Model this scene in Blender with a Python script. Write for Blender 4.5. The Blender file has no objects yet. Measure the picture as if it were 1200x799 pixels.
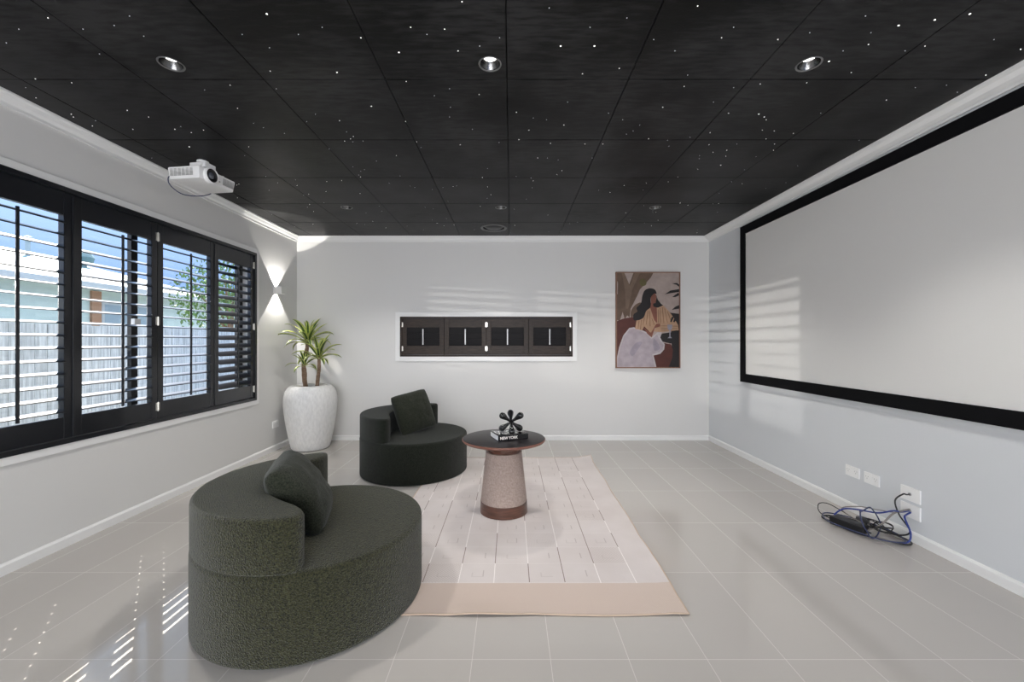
import bpy, bmesh, math, random
from mathutils import Vector, Matrix, Euler, noise
PI = math.pi
random.seed(11)
C = bpy.context.scene.collection
SC = bpy.context.scene

# ---------------------------------------------------------------- camera, sky, sun, big lights, exposure
cam_d = bpy.data.cameras.new('camera'); cam = bpy.data.objects.new('camera', cam_d); C.objects.link(cam)
cam.location = (0, 0, 1.226); cam.rotation_euler = (PI/2, 0, 0)
cam_d.sensor_width = 36; cam_d.lens = 485/1200*36
cam_d.shift_x = 1.0/1200; cam_d.shift_y = 1.0/1200
cam_d.clip_start = .05; cam_d.clip_end = 300
SC.camera = cam
SC.view_settings.view_transform = 'Standard'; SC.view_settings.look = 'None'
SC.view_settings.gamma = 1; SC.view_settings.use_curve_mapping = False
SC.view_settings.exposure = 0.22

w = bpy.data.worlds.new('sky'); SC.world = w; w.use_nodes = True
wt = w.node_tree; wt.nodes.clear()
wo = wt.nodes.new('ShaderNodeOutputWorld'); wb = wt.nodes.new('ShaderNodeBackground')
tc = wt.nodes.new('ShaderNodeTexCoord'); sx = wt.nodes.new('ShaderNodeSeparateXYZ'); rp = wt.nodes.new('ShaderNodeValToRGB')
wt.links.new(tc.outputs['Generated'], sx.inputs[0]); wt.links.new(sx.outputs['Z'], rp.inputs[0])
wt.links.new(rp.outputs[0], wb.inputs[0]); wt.links.new(wb.outputs[0], wo.inputs[0])
SKY = [(0, (.055, .11, .27)), (.12, (.016, .050, .23)), (.22, (.011, .038, .20)), (.28, (.03, .08, .27)), (.42, (.80, .90, 1.0)), (1, (.62, .80, 1.0))]
for i, (p, c) in enumerate(SKY):
    e = rp.color_ramp.elements[0] if i == 0 else rp.color_ramp.elements[1] if i == len(SKY)-1 else rp.color_ramp.elements.new(p)
    e.position = p; e.color = (*c, 1)
wb.inputs[1].default_value = 3.0

def lamp(kind, name, loc, energy, color=(1, 1, 1), direction=None, **kw):
    d = bpy.data.lights.new(name, kind); d.energy = energy; d.color = color
    for k, v in kw.items(): setattr(d, k, v)
    o = bpy.data.objects.new(name, d); C.objects.link(o); o.location = loc
    if direction is not None: o.rotation_euler = Vector(direction).to_track_quat('-Z', 'Y').to_euler()
    return o
lamp('SUN', 'sun', (-6, 8, 9), 13.0, (1, .95, .88), (1, -1.19, -1.5), angle=math.radians(.12))
# added fill light, set just outside an unseen opening behind the camera
lamp('AREA', 'rear_fill', (-.55, -2.55, 1.25), 190, (1, .985, .965), (0, 1, 0), shape='RECTANGLE', size=3.3, size_y=2.3)
# low glint of the sun off the neighbour's window pane
lamp('SPOT', 'neighbour_glint', (-11.1, -.5, 2.32), 1400, (1, .97, .92), (8.5, 3.6, -.6), spot_size=math.radians(30), spot_blend=.2, shadow_soft_size=.022)

# ---------------------------------------------------------------- materials
MT = {}
def mat(name, col=(.5, .5, .5), rough=.5, metal=0, spec=.5, coat=0, sheen=0, var=0, vscale=20, bump=0, bscale=60, bdetail=4, vstretch=None, col2=None, emit=0, kind='noise'):
    if name in MT: return MT[name]
    m = bpy.data.materials.new(name); m.use_nodes = True; nt = m.node_tree; b = nt.nodes['Principled BSDF']
    b.inputs['Base Color'].default_value = (*col, 1); b.inputs['Roughness'].default_value = rough
    b.inputs['Metallic'].default_value = metal; b.inputs['Specular IOR Level'].default_value = spec
    b.inputs['Coat Weight'].default_value = coat; b.inputs['Sheen Weight'].default_value = sheen
    b.inputs['Sheen Roughness'].default_value = .5
    if emit: b.inputs['Emission Color'].default_value = (*col, 1); b.inputs['Emission Strength'].default_value = emit
    t = nt.nodes.new('ShaderNodeTexCoord'); vec = t.outputs['Object']
    if vstretch:
        mp = nt.nodes.new('ShaderNodeMapping'); mp.inputs['Scale'].default_value = vstretch
        nt.links.new(vec, mp.inputs[0]); vec = mp.outputs[0]
    if var or col2:
        n = nt.nodes.new('ShaderNodeTexNoise'); n.inputs['Scale'].default_value = vscale; n.inputs['Detail'].default_value = 5
        nt.links.new(vec, n.inputs['Vector'])
        r = nt.nodes.new('ShaderNodeValToRGB'); nt.links.new(n.outputs['Fac'], r.inputs[0])
        c2 = col2 or tuple(c*(1+var) for c in col); c1 = col if col2 else tuple(c*(1-var) for c in col)
        r.color_ramp.elements[0].position = .35; r.color_ramp.elements[0].color = (*c1, 1)
        r.color_ramp.elements[1].position = .65; r.color_ramp.elements[1].color = (*c2, 1)
        nt.links.new(r.outputs[0], b.inputs['Base Color'])
    if bump:
        if kind == 'voronoi':
            n2 = nt.nodes.new('ShaderNodeTexVoronoi')
        else:
            n2 = nt.nodes.new('ShaderNodeTexNoise'); n2.inputs['Detail'].default_value = bdetail
        n2.inputs['Scale'].default_value = bscale; nt.links.new(vec, n2.inputs['Vector'])
        bp = nt.nodes.new('ShaderNodeBump'); bp.inputs['Strength'].default_value = bump; bp.inputs['Distance'].default_value = .004
        nt.links.new(n2.outputs[0], bp.inputs['Height']); nt.links.new(bp.outputs[0], b.inputs['Normal'])
    MT[name] = m; return m
class NT:
    """small helper to write math node graphs"""
    def __init__(s, name):
        s.m = bpy.data.materials.new(name); s.m.use_nodes = True; s.t = s.m.node_tree; s.b = s.t.nodes['Principled BSDF']; MT[name] = s.m
        tc = s.t.nodes.new('ShaderNodeTexCoord'); s.co = tc.outputs['Object']
        q = s.t.nodes.new('ShaderNodeSeparateXYZ'); s.t.links.new(s.co, q.inputs[0]); s.x, s.y, s.z = q.outputs
    def set(s, sock, v):
        if isinstance(v, (int, float, tuple)): sock.default_value = v
        else: s.t.links.new(v, sock)
    def math(s, op, a, b=0, c=0):
        n = s.t.nodes.new('ShaderNodeMath'); n.operation = op
        for i, v in enumerate((a, b, c)): s.set(n.inputs[i], v)
        return n.outputs[0]
    def mix(s, f, a, b):
        n = s.t.nodes.new('ShaderNodeMix'); n.data_type = 'RGBA'
        s.set(n.inputs[0], f); s.set(n.inputs[6], a if not isinstance(a, tuple) else (*a, 1)); s.set(n.inputs[7], b if not isinstance(b, tuple) else (*b, 1))
        return n.outputs[2]
    def noise(s, scale, detail=4, vec=None):
        n = s.t.nodes.new('ShaderNodeTexNoise'); n.inputs['Scale'].default_value = scale; n.inputs['Detail'].default_value = detail
        s.t.links.new(vec or s.co, n.inputs['Vector']); return n.outputs['Fac']
    def rand(s, a, b):
        v = s.t.nodes.new('ShaderNodeCombineXYZ'); s.set(v.inputs[0], a); s.set(v.inputs[1], b)
        n = s.t.nodes.new('ShaderNodeTexWhiteNoise'); s.t.links.new(v.outputs[0], n.inputs['Vector']); return n.outputs['Value']
    def line(s, v, off, per, half):      # 1 on a line every per metres
        return s.math('LESS_THAN', s.math('PINGPONG', s.math('SUBTRACT', v, off), per/2), half)
    def bump(s, h, st=.3, dist=.005):
        n = s.t.nodes.new('ShaderNodeBump'); n.inputs['Strength'].default_value = st; n.inputs['Distance'].default_value = dist
        s.t.links.new(h, n.inputs['Height']); s.t.links.new(n.outputs[0], s.b.inputs['Normal'])

WALL = mat('wall_paint', (.70, .695, .68), .42, spec=.35, bump=.04, bscale=120)
TRIM = mat('trim_white', (.82, .82, .81), .3)
# polished floor tiles, 0.3 x 0.6 m, pale joints
f = NT('floor_tile')
jx = f.line(f.x, .152, .3025, .0011); jy = f.line(f.y, 1.598, .603, .0011); j = f.math('MAXIMUM', jx, jy)
cid = f.rand(f.math('FLOOR', f.math('DIVIDE', f.math('SUBTRACT', f.x, .152), .3025)), f.math('FLOOR', f.math('DIVIDE', f.math('SUBTRACT', f.y, 1.598), .603)))
base = f.mix(cid, (.46, .435, .41), (.485, .46, .432))
base = f.mix(f.math('MULTIPLY', f.noise(6), .25), base, (.51, .48, .455))
f.set(f.b.inputs['Base Color'], f.mix(j, base, (.60, .575, .55)))
f.set(f.b.inputs['Roughness'], f.math('ADD', .085, f.math('MULTIPLY', j, .4)))
f.b.inputs['Specular IOR Level'].default_value = .6
FLOOR = f.m
# starry ceiling boards: black felt-painted board with a cloudy, brushed look
f = NT('ceiling_board')
mp = f.t.nodes.new('ShaderNodeMapping'); mp.inputs['Scale'].default_value = (1, 5, 1); f.t.links.new(f.co, mp.inputs[0])
n1 = f.noise(2.2, 6); n2 = f.noise(9, 6, mp.outputs[0])
k = f.math('MULTIPLY', n1, n2)
f.set(f.b.inputs['Base Color'], f.mix(f.math('SUBTRACT', f.math('MULTIPLY', k, 5.5), 1.0), (.0012, .0012, .0014), (.026, .026, .027)))
f.set(f.b.inputs['Roughness'], f.math('ADD', .30, f.math('MULTIPLY', n2, .3)))
f.b.inputs['Specular IOR Level'].default_value = .18
f.bump(f.noise(160, 2), .15, .002)
CEIL = f.m
# flat woven rug
f = NT('rug_weave')
u = f.math('SUBTRACT', f.x, .093); v = f.math('SUBTRACT', f.y, 2.10)
iu = f.math('FLOOR', f.math('DIVIDE', u, .181)); iv = f.math('FLOOR', f.math('DIVIDE', v, .181))
fu = f.math('FRACT', f.math('ADD', f.math('DIVIDE', u, .181), 20)); fv = f.math('FRACT', f.math('ADD', f.math('DIVIDE', v, .181), 20))
field = f.math('MULTIPLY', f.math('GREATER_THAN', f.y, 2.095), f.math('LESS_THAN', f.x, .645))
r1 = f.rand(f.math('ROUND', f.math('DIVIDE', u, .181)), iv); r2 = f.rand(f.math('ADD', iu, 31), iv); r3 = f.rand(iu, f.math('ADD', iv, 77))
def band(a, lo, hi): return f.math('MULTIPLY', f.math('GREATER_THAN', a, lo), f.math('LESS_THAN', a, hi))
vl = f.math('MULTIPLY', f.line(f.x, .093, .181, .0022), field)
hl = f.math('MULTIPLY', f.math('MULTIPLY', f.line(f.y, 2.10, .181, .0015), field), .45)
dk = f.math('MULTIPLY', vl, f.math('GREATER_THAN', r1, .5)); lt = f.math('MULTIPLY', vl, f.math('LESS_THAN', r1, .5))
d1 = f.math('MULTIPLY', f.math('MULTIPLY', band(fu, .66, .69), band(fv, .3, .62)), f.math('MULTIPLY', field, f.math('GREATER_THAN', r2, .35)))
d2 = f.math('MULTIPLY', f.math('MULTIPLY', band(fu, .34, .37), band(fv, .3, .5)), f.math('MULTIPLY', field, f.math('GREATER_THAN', r3, .45)))
d3 = f.math('MULTIPLY', f.math('MULTIPLY', band(fu, .34, .69), band(fv, .28, .305)), f.math('MULTIPLY', field, f.math('GREATER_THAN', r3, .45)))
dash = f.math('MAXIMUM', f.math('MULTIPLY', d1, .8), f.math('MULTIPLY', f.math('MAXIMUM', d2, d3), .4))
dots = f.math('MULTIPLY', f.math('GREATER_THAN', f.math('PINGPONG', f.math('ADD', f.x, f.y), .008), .0045), f.math('GREATER_THAN', f.math('PINGPONG', f.math('SUBTRACT', f.x, f.y), .008), .004))
dotc = f.math('MULTIPLY', f.math('MULTIPLY', dots, field), f.math('GREATER_THAN', r3, .93))
weave = f.math('MULTIPLY', f.math('PINGPONG', f.math('ADD', f.x, f.y), .004), f.math('PINGPONG', f.math('SUBTRACT', f.x, f.y), .004))
bor = f.math('LESS_THAN', f.y, 2.095)
c = f.mix(f.noise(3.2, 3), (.53, .475, .455), (.69, .645, .635))
c = f.mix(f.math('MULTIPLY', bor, .8), c, (.53, .42, .36))
c = f.mix(f.math('MULTIPLY', f.math('MULTIPLY', weave, bor), 60000), c, (.66, .55, .47))
c = f.mix(f.math('MAXIMUM', dk, f.math('MULTIPLY', dash, .5)), c, (.24, .19, .17))
c = f.mix(f.math('MAXIMUM', lt, f.math('MULTIPLY', hl, .8)), c, (.82, .78, .76))
c = f.mix(f.math('MULTIPLY', dotc, .45), c, (.36, .29, .26))
f.set(f.b.inputs['Base Color'], c); f.b.inputs['Roughness'].default_value = .9
f.bump(f.math('ADD', f.math('MULTIPLY', weave, 40000), f.math('SUBTRACT', f.noise(40, 5), f.math('MULTIPLY', vl, 3))), .35, .003)
RUG = f.m
f = NT('rope_wrap')
wv = f.math('SINE', f.math('MULTIPLY', f.z, 900))
n3 = f.noise(90, 5)
f.set(f.b.inputs['Base Color'], f.mix(n3, (.26, .19, .16), (.62, .50, .44)))
f.b.inputs['Roughness'].default_value = .9; f.bump(f.math('ADD', wv, f.math('MULTIPLY', n3, 2)), .7, .003)
ROPE = f.m
BOUC = mat('boucle_green', (.002, .003, .001), .95, sheen=.22, col2=(.050, .050, .022), vscale=160, bump=1.0, bscale=190, kind='voronoi', spec=.2)
BOUC2 = mat('boucle_dark_green', (.001, .002, .001), .95, sheen=.12, col2=(.022, .026, .018), vscale=160, bump=.8, bscale=190, kind='voronoi', spec=.2)
PILM = mat('boucle_pillow', (.008, .010, .006), .95, sheen=.15, col2=(.034, .038, .025), vscale=170, bump=.9, bscale=190, spec=.2)
BLACKP = mat('black_satin_paint', (.007, .008, .011), .30, coat=.3)
BROWNP = mat('dark_brown_stain', (.030, .019, .013), .42, spec=.25, coat=0, var=.4, vscale=14, vstretch=(1, 8, 8))
SLATB = mat('louvre_black', (.012, .012, .016), .28, coat=.4)
METAL = mat('brushed_metal', (.65, .63, .58), .3, 1)
SILV = mat('silver_rod', (.45, .45, .45), .4, .6)
SCRF = mat('screen_velvet', (.006, .006, .007), .95, spec=.1, bump=.3, bscale=400)
SCRW = mat('screen_fabric', (.72, .715, .70), .42, spec=.35)
WHITEPL = mat('white_plastic', (.88, .88, .87), .35)
GREYPL = mat('grey_vent_plastic', (.38, .38, .37), .5)
BLK = mat('black_plastic', (.010, .010, .011), .4)
GLOSSB = mat('gloss_black_ceramic', (.008, .008, .009), .12, coat=.6)
LENS = mat('lens_glass', (.10, .11, .13), .05, coat=1)
WOODD = mat('dark_walnut', (.055, .022, .014), .30, coat=.25, col2=(.12, .05, .032), vscale=10, vstretch=(1, 1, 12))
WOODT = mat('black_tabletop', (.012, .009, .010), .30, spec=.3)
WOODR = mat('table_edge_walnut', (.16, .065, .045), .35)
POT = mat('pot_white_render', (.78, .775, .76), .85, bump=1.0, bscale=60, bdetail=6, var=.06, vscale=50, vstretch=(1, 1, .4))
SOIL = mat('soil', (.05, .035, .025), .95, bump=.8, bscale=60)
BARK = mat('cane_bark', (.17, .10, .06), .85, col2=(.32, .22, .15), vscale=40, bump=.6, bscale=50, vstretch=(1, 1, 4))
LEAFG = mat('leaf_green', (.035, .085, .018), .38, var=.4, vscale=18)
LEAFY = mat('leaf_edge_yellow', (.45, .50, .14), .38, var=.2, vscale=18)
BLUEC = mat('blue_cable', (.012, .035, .22), .4)
NAVYC = mat('navy_cable', (.03, .04, .10), .4)
GREYC = mat('grey_cable', (.22, .20, .18), .5)
PAPER = mat('paper_white', (.80, .80, .80), .6, var=.05, vscale=200, vstretch=(1, 1, 30))
INKW = mat('ink_white', (.80, .74, .70), .6)
CHROME = mat('downlight_reflector', (.16, .16, .16), .25, 1)
STAR = mat('star_fibre', (1, .98, .95), .5, emit=2.2)
STAR2 = mat('star_fibre_dim', (.9, .93, 1), .5, emit=.45)
LAMPON = mat('lamp_lens', (1, .97, .92), .5, emit=3.5)
SCON = mat('sconce_white', (.72, .72, .70), .5)
FENCE = mat('fence_timber', (.34, .36, .36), .9, col2=(.58, .61, .61), vscale=5, vstretch=(1, 9, .6), bump=.4, bscale=20)
HWALL = mat('house_render', (.56, .66, .62), .8)
HROOF = mat('house_roof', (.20, .28, .27), .6, var=.08, vscale=3)
HTRIM = mat('house_fascia', (.5, .52, .52), .6)
HPOST = mat('house_timber', (.40, .22, .13), .7)
GRND = mat('yard_gravel', (.36, .34, .31), .95, var=.2, vscale=30)
TLEAF = mat('tree_leaf', (.13, .22, .06), .6, var=.4, vscale=5)
def glass(name='window_glass'):
    if name in MT: return MT[name]
    m = bpy.data.materials.new(name); m.use_nodes = True; t = m.node_tree; t.nodes.clear()
    o = t.nodes.new('ShaderNodeOutputMaterial'); mx = t.nodes.new('ShaderNodeMixShader'); tr = t.nodes.new('ShaderNodeBsdfTransparent'); g = t.nodes.new('ShaderNodeBsdfGlossy')
    g.inputs['Roughness'].default_value = .02; lw = t.nodes.new('ShaderNodeLayerWeight'); lw.inputs[0].default_value = .5; p5 = t.nodes.new('ShaderNodeMath'); p5.operation = 'POWER'; p5.inputs[1].default_value = 5; t.links.new(lw.outputs['Facing'], p5.inputs[0]); fr = t.nodes.new('ShaderNodeMath'); fr.operation = 'MULTIPLY_ADD'; fr.inputs[1].default_value = .9; fr.inputs[2].default_value = .04; t.links.new(p5.outputs[0], fr.inputs[0])
    t.links.new(fr.outputs[0], mx.inputs[0]); t.links.new(tr.outputs[0], mx.inputs[1]); t.links.new(g.outputs[0], mx.inputs[2]); t.links.new(mx.outputs[0], o.inputs[0])
    MT[name] = m; return m
GLASS = glass()

# ---------------------------------------------------------------- mesh helpers
def obj(name, bm, mats, parent=None, smooth=False, angle=None):
    me = bpy.data.meshes.new(name); bm.normal_update(); bm.to_mesh(me); bm.free()
    if not isinstance(mats, (list, tuple)): mats = [mats]
    for m in mats: me.materials.append(m)
    if smooth:
        for p in me.polygons: p.use_smooth = True
        if angle: me.set_sharp_from_angle(angle=math.radians(angle))
    o = bpy.data.objects.new(name, me); C.objects.link(o)
    if parent: o.parent = parent
    return o
def tag(o, label=None, cat=None, group=None, kind=None):
    for k, v in (('label', label), ('category', cat), ('group', group), ('kind', kind)):
        if v: o[k] = v
    return o
def thing(name, label, cat, loc=(0, 0, 0), rz=0, group=None, kind=None):
    o = bpy.data.objects.new(name, None); C.objects.link(o); o.location = loc; o.rotation_euler = (0, 0, rz); o.empty_display_size = .05
    return tag(o, label, cat, group, kind)
def struct(name, bm, m, parent=None, smooth=False):
    o = obj(name, bm, m, parent, smooth)
    if not parent: o['kind'] = 'structure'
    return o
def BM(): return bmesh.new()
def box(bm, x0, x1, y0, y1, z0, z1, bev=0, mi=0, M=None):
    vs = [bm.verts.new((x, y, z)) for x in (x0, x1) for y in (y0, y1) for z in (z0, z1)]
    fs = [bm.faces.new([vs[i] for i in q]) for q in ((0, 1, 3, 2), (4, 6, 7, 5), (0, 4, 5, 1), (2, 3, 7, 6), (0, 2, 6, 4), (1, 5, 7, 3))]
    for q in fs: q.material_index = mi
    if bev:
        r = bmesh.ops.bevel(bm, geom=list({e for q in fs for e in q.edges}), offset=bev, segments=2, affect='EDGES', profile=.7)
        for q in r['faces']: q.material_index = mi
        vs = list({v for q in r['faces'] for v in q.verts} | {v for v in vs if v.is_valid})
    if M is not None: bmesh.ops.transform(bm, matrix=M, verts=[v for v in vs if v.is_valid])
    return bm
def lathe(bm, prof, n=48, c=(0, 0, 0), mi=0, cap=True, M=None):
    rings = []
    for r, z in prof:
        rings.append([bm.verts.new((c[0]+r*math.cos(2*PI*i/n), c[1]+r*math.sin(2*PI*i/n), c[2]+z)) for i in range(n)])
    for a, b in zip(rings, rings[1:]):
        for i in range(n):
            bm.faces.new((a[i], a[(i+1) % n], b[(i+1) % n], b[i])).material_index = mi
    if cap:
        bm.faces.new(rings[0][::-1]).material_index = mi; bm.faces.new(rings[-1]).material_index = mi
    if M is not None: bmesh.ops.transform(bm, matrix=M, verts=[v for r in rings for v in r])
    return bm
def tube(bm, pts, rad, n=8, mi=0, closed=False):
    P = [Vector(p) for p in pts]; R = rad if isinstance(rad, (list, tuple)) else [rad]*len(P)
    rings = []; up = Vector((0, 0, 1))
    prev = None
    for i, p in enumerate(P):
        a = P[i-1] if (i > 0 or closed) else P[i]; b = P[(i+1) % len(P)] if (i < len(P)-1 or closed) else P[i]
        d = (b-a).normalized()
        if prev is None:
            s = d.cross(up);
            if s.length < .1: s = d.cross(Vector((1, 0, 0)))
            s.normalize()
        else: s = (prev - d*prev.dot(d)).normalized()
        prev = s; t = d.cross(s)
        rings.append([bm.verts.new(p + (s*math.cos(2*PI*k/n)+t*math.sin(2*PI*k/n))*R[i]) for k in range(n)])
    pairs = list(zip(rings, rings[1:])) + ([(rings[-1], rings[0])] if closed else [])
    for a, b in pairs:
        for k in range(n): bm.faces.new((a[k], a[(k+1) % n], b[(k+1) % n], b[k])).material_index = mi
    if not closed: bm.faces.new(rings[0][::-1]).material_index = mi; bm.faces.new(rings[-1]).material_index = mi
    return bm
def spline(pts, sub=8, closed=False):
    P = [Vector(p) for p in pts]; out = []; n = len(P)
    rng = range(n) if closed else range(n-1)
    for i in rng:
        p0 = P[(i-1) % n] if closed else P[max(i-1, 0)]; p1 = P[i]; p2 = P[(i+1) % n]; p3 = P[(i+2) % n] if closed else P[min(i+2, n-1)]
        for k in range(sub):
            t = k/sub
            out.append(.5*((2*p1)+(p2-p0)*t+(2*p0-5*p1+4*p2-p3)*t*t+(3*p1-p0-3*p2+p3)*t**3))
    if not closed: out.append(P[-1])
    return out
def extrude_outline(bm, pts, z0, z1, bt=.02, bb=.01, seg=4):
    """closed 2-D outline (ccw) raised from z0 to z1 with rounded rims"""
    n = len(pts); P = [Vector((p[0], p[1])) for p in pts]
    N = []
    for i in range(n):
        d = (P[(i+1) % n]-P[i-1]).normalized(); N.append(Vector((d.y, -d.x)))
    prof = [(bb*(1-math.sin(a)), z0+bb*(1-math.cos(a))) for a in [PI/2*k/seg for k in range(seg+1)]]
    prof += [(bt*(1-math.cos(a)), z1-bt*(1-math.sin(a))) for a in [PI/2*k/seg for k in range(seg+1)]]
    rings = [[bm.verts.new((P[i].x-N[i].x*o, P[i].y-N[i].y*o, z)) for i in range(n)] for o, z in prof]
    for a, b in zip(rings, rings[1:]):
        for i in range(n): bm.faces.new((a[i], a[(i+1) % n], b[(i+1) % n], b[i]))
    bm.faces.new(rings[0][::-1]); bm.faces.new(rings[-1]); return bm
def wall_cells(bm, axis, p0, p1, us, zs, holes):
    """wall slab between p0 and p1 along axis, cut on grid lines; holes = set of (i, j) cells left open"""
    for i in range(len(us)-1):
        for j in range(len(zs)-1):
            if (i, j) in holes: continue
            if axis == 'x': box(bm, p0, p1, us[i], us[i+1], zs[j], zs[j+1])
            else: box(bm, us[i], us[i+1], p0, p1, zs[j], zs[j+1])
    bmesh.ops.remove_doubles(bm, verts=bm.verts, dist=1e-5)
    # drop the doubled inner faces between neighbouring cells
    seen = {}; bm.verts.index_update()
    for q in list(bm.faces):
        k = tuple(sorted(v.index for v in q.verts)); seen.setdefault(k, []).append(q)
    kill = [q for v in seen.values() if len(v) > 1 for q in v]
    bmesh.ops.delete(bm, geom=kill, context='FACES_ONLY')
    return bm
def text_bm(s, size, depth, M, bold=.0, align='LEFT'):
    cu = bpy.data.curves.new('letters', 'FONT'); cu.body = s; cu.size = size; cu.extrude = depth; cu.offset = bold; cu.align_x = align
    o = bpy.data.objects.new('letters', cu); C.objects.link(o)
    dg = bpy.context.evaluated_depsgraph_get(); me = bpy.data.meshes.new_from_object(o.evaluated_get(dg))
    bm = BM(); bm.from_mesh(me); bpy.data.objects.remove(o); bpy.data.curves.remove(cu); bpy.data.meshes.remove(me)
    bmesh.ops.transform(bm, matrix=M, verts=bm.verts); return bm

# ---------------------------------------------------------------- room shell
XL, XR, YB, YR, H = -2.674, 2.471, 5.166, -2.3, 2.541
T = .2
b = BM(); box(b, XL-T, XR+T, YR-T, YB+T, -.12, 0); struct('floor', b, FLOOR)
WY0, WY1, WZ0, WZ1 = 1.89, 4.323, .618, 2.15
b = BM(); wall_cells(b, 'x', XL-T, XL, [YR-T, WY0, WY1, YB+T], [0, WZ0, WZ1, 2.75], {(1, 1)}); struct('wall_left', b, WALL)
b = BM(); box(b, XR, XR+T, YR-T, YB+T, 0, 2.75); struct('wall_right', b, mat('wall_paint_sky_tint', (.665, .685, .705), .42, spec=.35, bump=.04, bscale=120))  # bluish skylight cast is mixed into this wall's base colour
NX0, NX1, NZ0, NZ1 = -1.385, .767, 1.042, 1.54
b = BM(); wall_cells(b, 'y', YB, YB+T, [XL, NX0, NX1, XR], [0, NZ0, NZ1, 2.75], {(1, 1)}); struct('wall_back', b, WALL)
OX0, OX1, OZ = -2.2, 2.1, 2.4
b = BM(); wall_cells(b, 'y', YR-T, YR, [XL, OX0, OX1, XR], [0, OZ, 2.75], {(1, 0)}); struct('wall_rear', b, WALL)
d = thing('added_rear_door', 'wide glazed sliding door added unseen behind the camera for the fill light', 'door', (0, YR-.1, 0), kind='structure')  # door and its opening are unseen, added to carry the rear fill lamp
b = BM()
for x in (OX0, -.8, .65, OX1): box(b, x-(.05 if x == OX1 else 0 if x == OX0 else .025), x+(.05 if x == OX0 else 0 if x == OX1 else .025), -.03, .03, 0, OZ)
box(b, OX0, OX1, -.03, .03, OZ-.05, OZ); box(b, OX0, OX1, -.03, .03, 0, .04); obj('added_door_frame', b, BLACKP, d)
b = BM(); box(b, OX0, OX1, -.004, .004, .04, OZ-.05); obj('added_door_glass', b, GLASS, d)
# ceiling of black boards with open joints
b = BM()
xs = [XL]+[-.021+.609*k for k in range(-4, 5) if XL < -.021+.609*k < XR]+[XR]
ys = [YR]+[2.074+.62*k for k in range(-7, 6) if YR < 2.074+.62*k < YB-.02]+[YB]
g = .0022
for i in range(len(xs)-1):
    for j in range(len(ys)-1):
        box(b, xs[i]+g, xs[i+1]-g, ys[j]+g, ys[j+1]-g, H, H+.025, bev=.0042)
cb = BM(); DL = [(x, y) for x in (-1.61, -.10, 1.41) for y in (4.05, 1.96)]; VENT = (-.2, 4.78)
for x, y in DL: lathe(cb, [(.047, -.05), (.047, .1)], 40, (x, y, H))
lathe(cb, [(.125, -.05), (.125, .1)], 48, (*VENT, H))
cut = obj('cutter', cb, CEIL); ce = obj('ceiling', b, CEIL)
md = ce.modifiers.new('holes', 'BOOLEAN'); md.operation = 'DIFFERENCE'; md.object = cut; md.solver = 'EXACT'
dg = bpy.context.evaluated_depsgraph_get(); me = bpy.data.meshes.new_from_object(ce.evaluated_get(dg)); ce.modifiers.clear(); ce.data = me
bpy.data.objects.remove(cut); ce['kind'] = 'structure'
b = BM(); box(b, XL-T, XR+T, YR-T, YB+T, H+.16, H+.3); struct('ceiling_slab', b, BLK)
# cornice and baseboards
def moulding(name, prof, p0, p1, inward):
    """prof: (offset from wall, z) polyline swept from p0 to p1"""
    b = BM(); r = [[b.verts.new((p[0]+inward[0]*o, p[1]+inward[1]*o, z)) for o, z in prof] for p in (p0, p1)]
    n = len(prof)
    for i in range(n): b.faces.new((r[0][i], r[0][(i+1) % n], r[1][(i+1) % n], r[1][i]))
    b.faces.new(r[0]); b.faces.new(r[1][::-1]); bmesh.ops.recalc_face_normals(b, faces=b.faces); return struct(name, b, TRIM)
def corn(p): return [(0, H), (p, H), (p, H-.012), (p*.78, H-.02), (p*.55, H-.04), (p*.3, H-.052), (.012, H-.056), (.012, H-.07), (0, H-.07)]
moulding('trim_1', corn(.045), (XL, YR), (XL, YB), (1, 0))
moulding('trim_2', corn(.04), (XL, YB), (XR, YB), (0, -1))
moulding('trim_3', corn(.08), (XR, YB), (XR, YR), (-1, 0))
bp = [(0, 0), (.016, 0), (.016, .050), (.008, .060), (0, .062)]
moulding('baseboard_left', bp, (XL, YR), (XL, YB), (1, 0))
moulding('baseboard_back', bp, (XL, YB), (XR, YB), (0, -1))
moulding('baseboard_right', bp, (XR, YB), (XR, YR), (-1, 0))

# ---------------------------------------------------------------- left window and its shutters
wn = thing('window_1', 'large window in the left wall looking onto the yard', 'window', (XL, (WY0+WY1)/2, WZ0), kind='structure')
def L(y): return y-(WY0+WY1)/2
b = BM(); a = .045
box(b, 0, .014, L(WY0-a), L(WY0), -a, WZ1-WZ0+a, .003); box(b, 0, .014, L(WY1), L(WY1+a), -a, WZ1-WZ0+a, .003)
box(b, 0, .014, L(WY0), L(WY1), WZ1-WZ0, WZ1-WZ0+a, .003); box(b, 0, .014, L(WY0), L(WY1), -a, 0, .003)
obj('window_trim', b, TRIM, wn)
b = BM(); hh = WZ1-WZ0
box(b, -.18, -.13, L(WY0), L(WY0+.05), 0, hh); box(b, -.18, -.13, L(WY1-.05), L(WY1), 0, hh); box(b, -.18, -.13, L(WY0), L(WY1), 0, .06); box(b, -.18, -.13, L(WY0), L(WY1), hh-.05, hh)
box(b, -.16, -.13, L(3.055), L(3.085), .05, hh-.05); box(b, -.185, -.155, L(3.105), L(3.135), .05, hh-.05)
obj('window_frame', b, BLK, wn)
b = BM(); box(b, -.160, -.156, L(WY0+.05), L(WY1-.05), .06, hh-.05); obj('window_glass', b, GLASS, wn)
b = BM(); box(b, -.128, -.10, L(3.05), L(3.10), .72, .78, .004); obj('window_latch', b, WHITEPL, wn)

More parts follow.
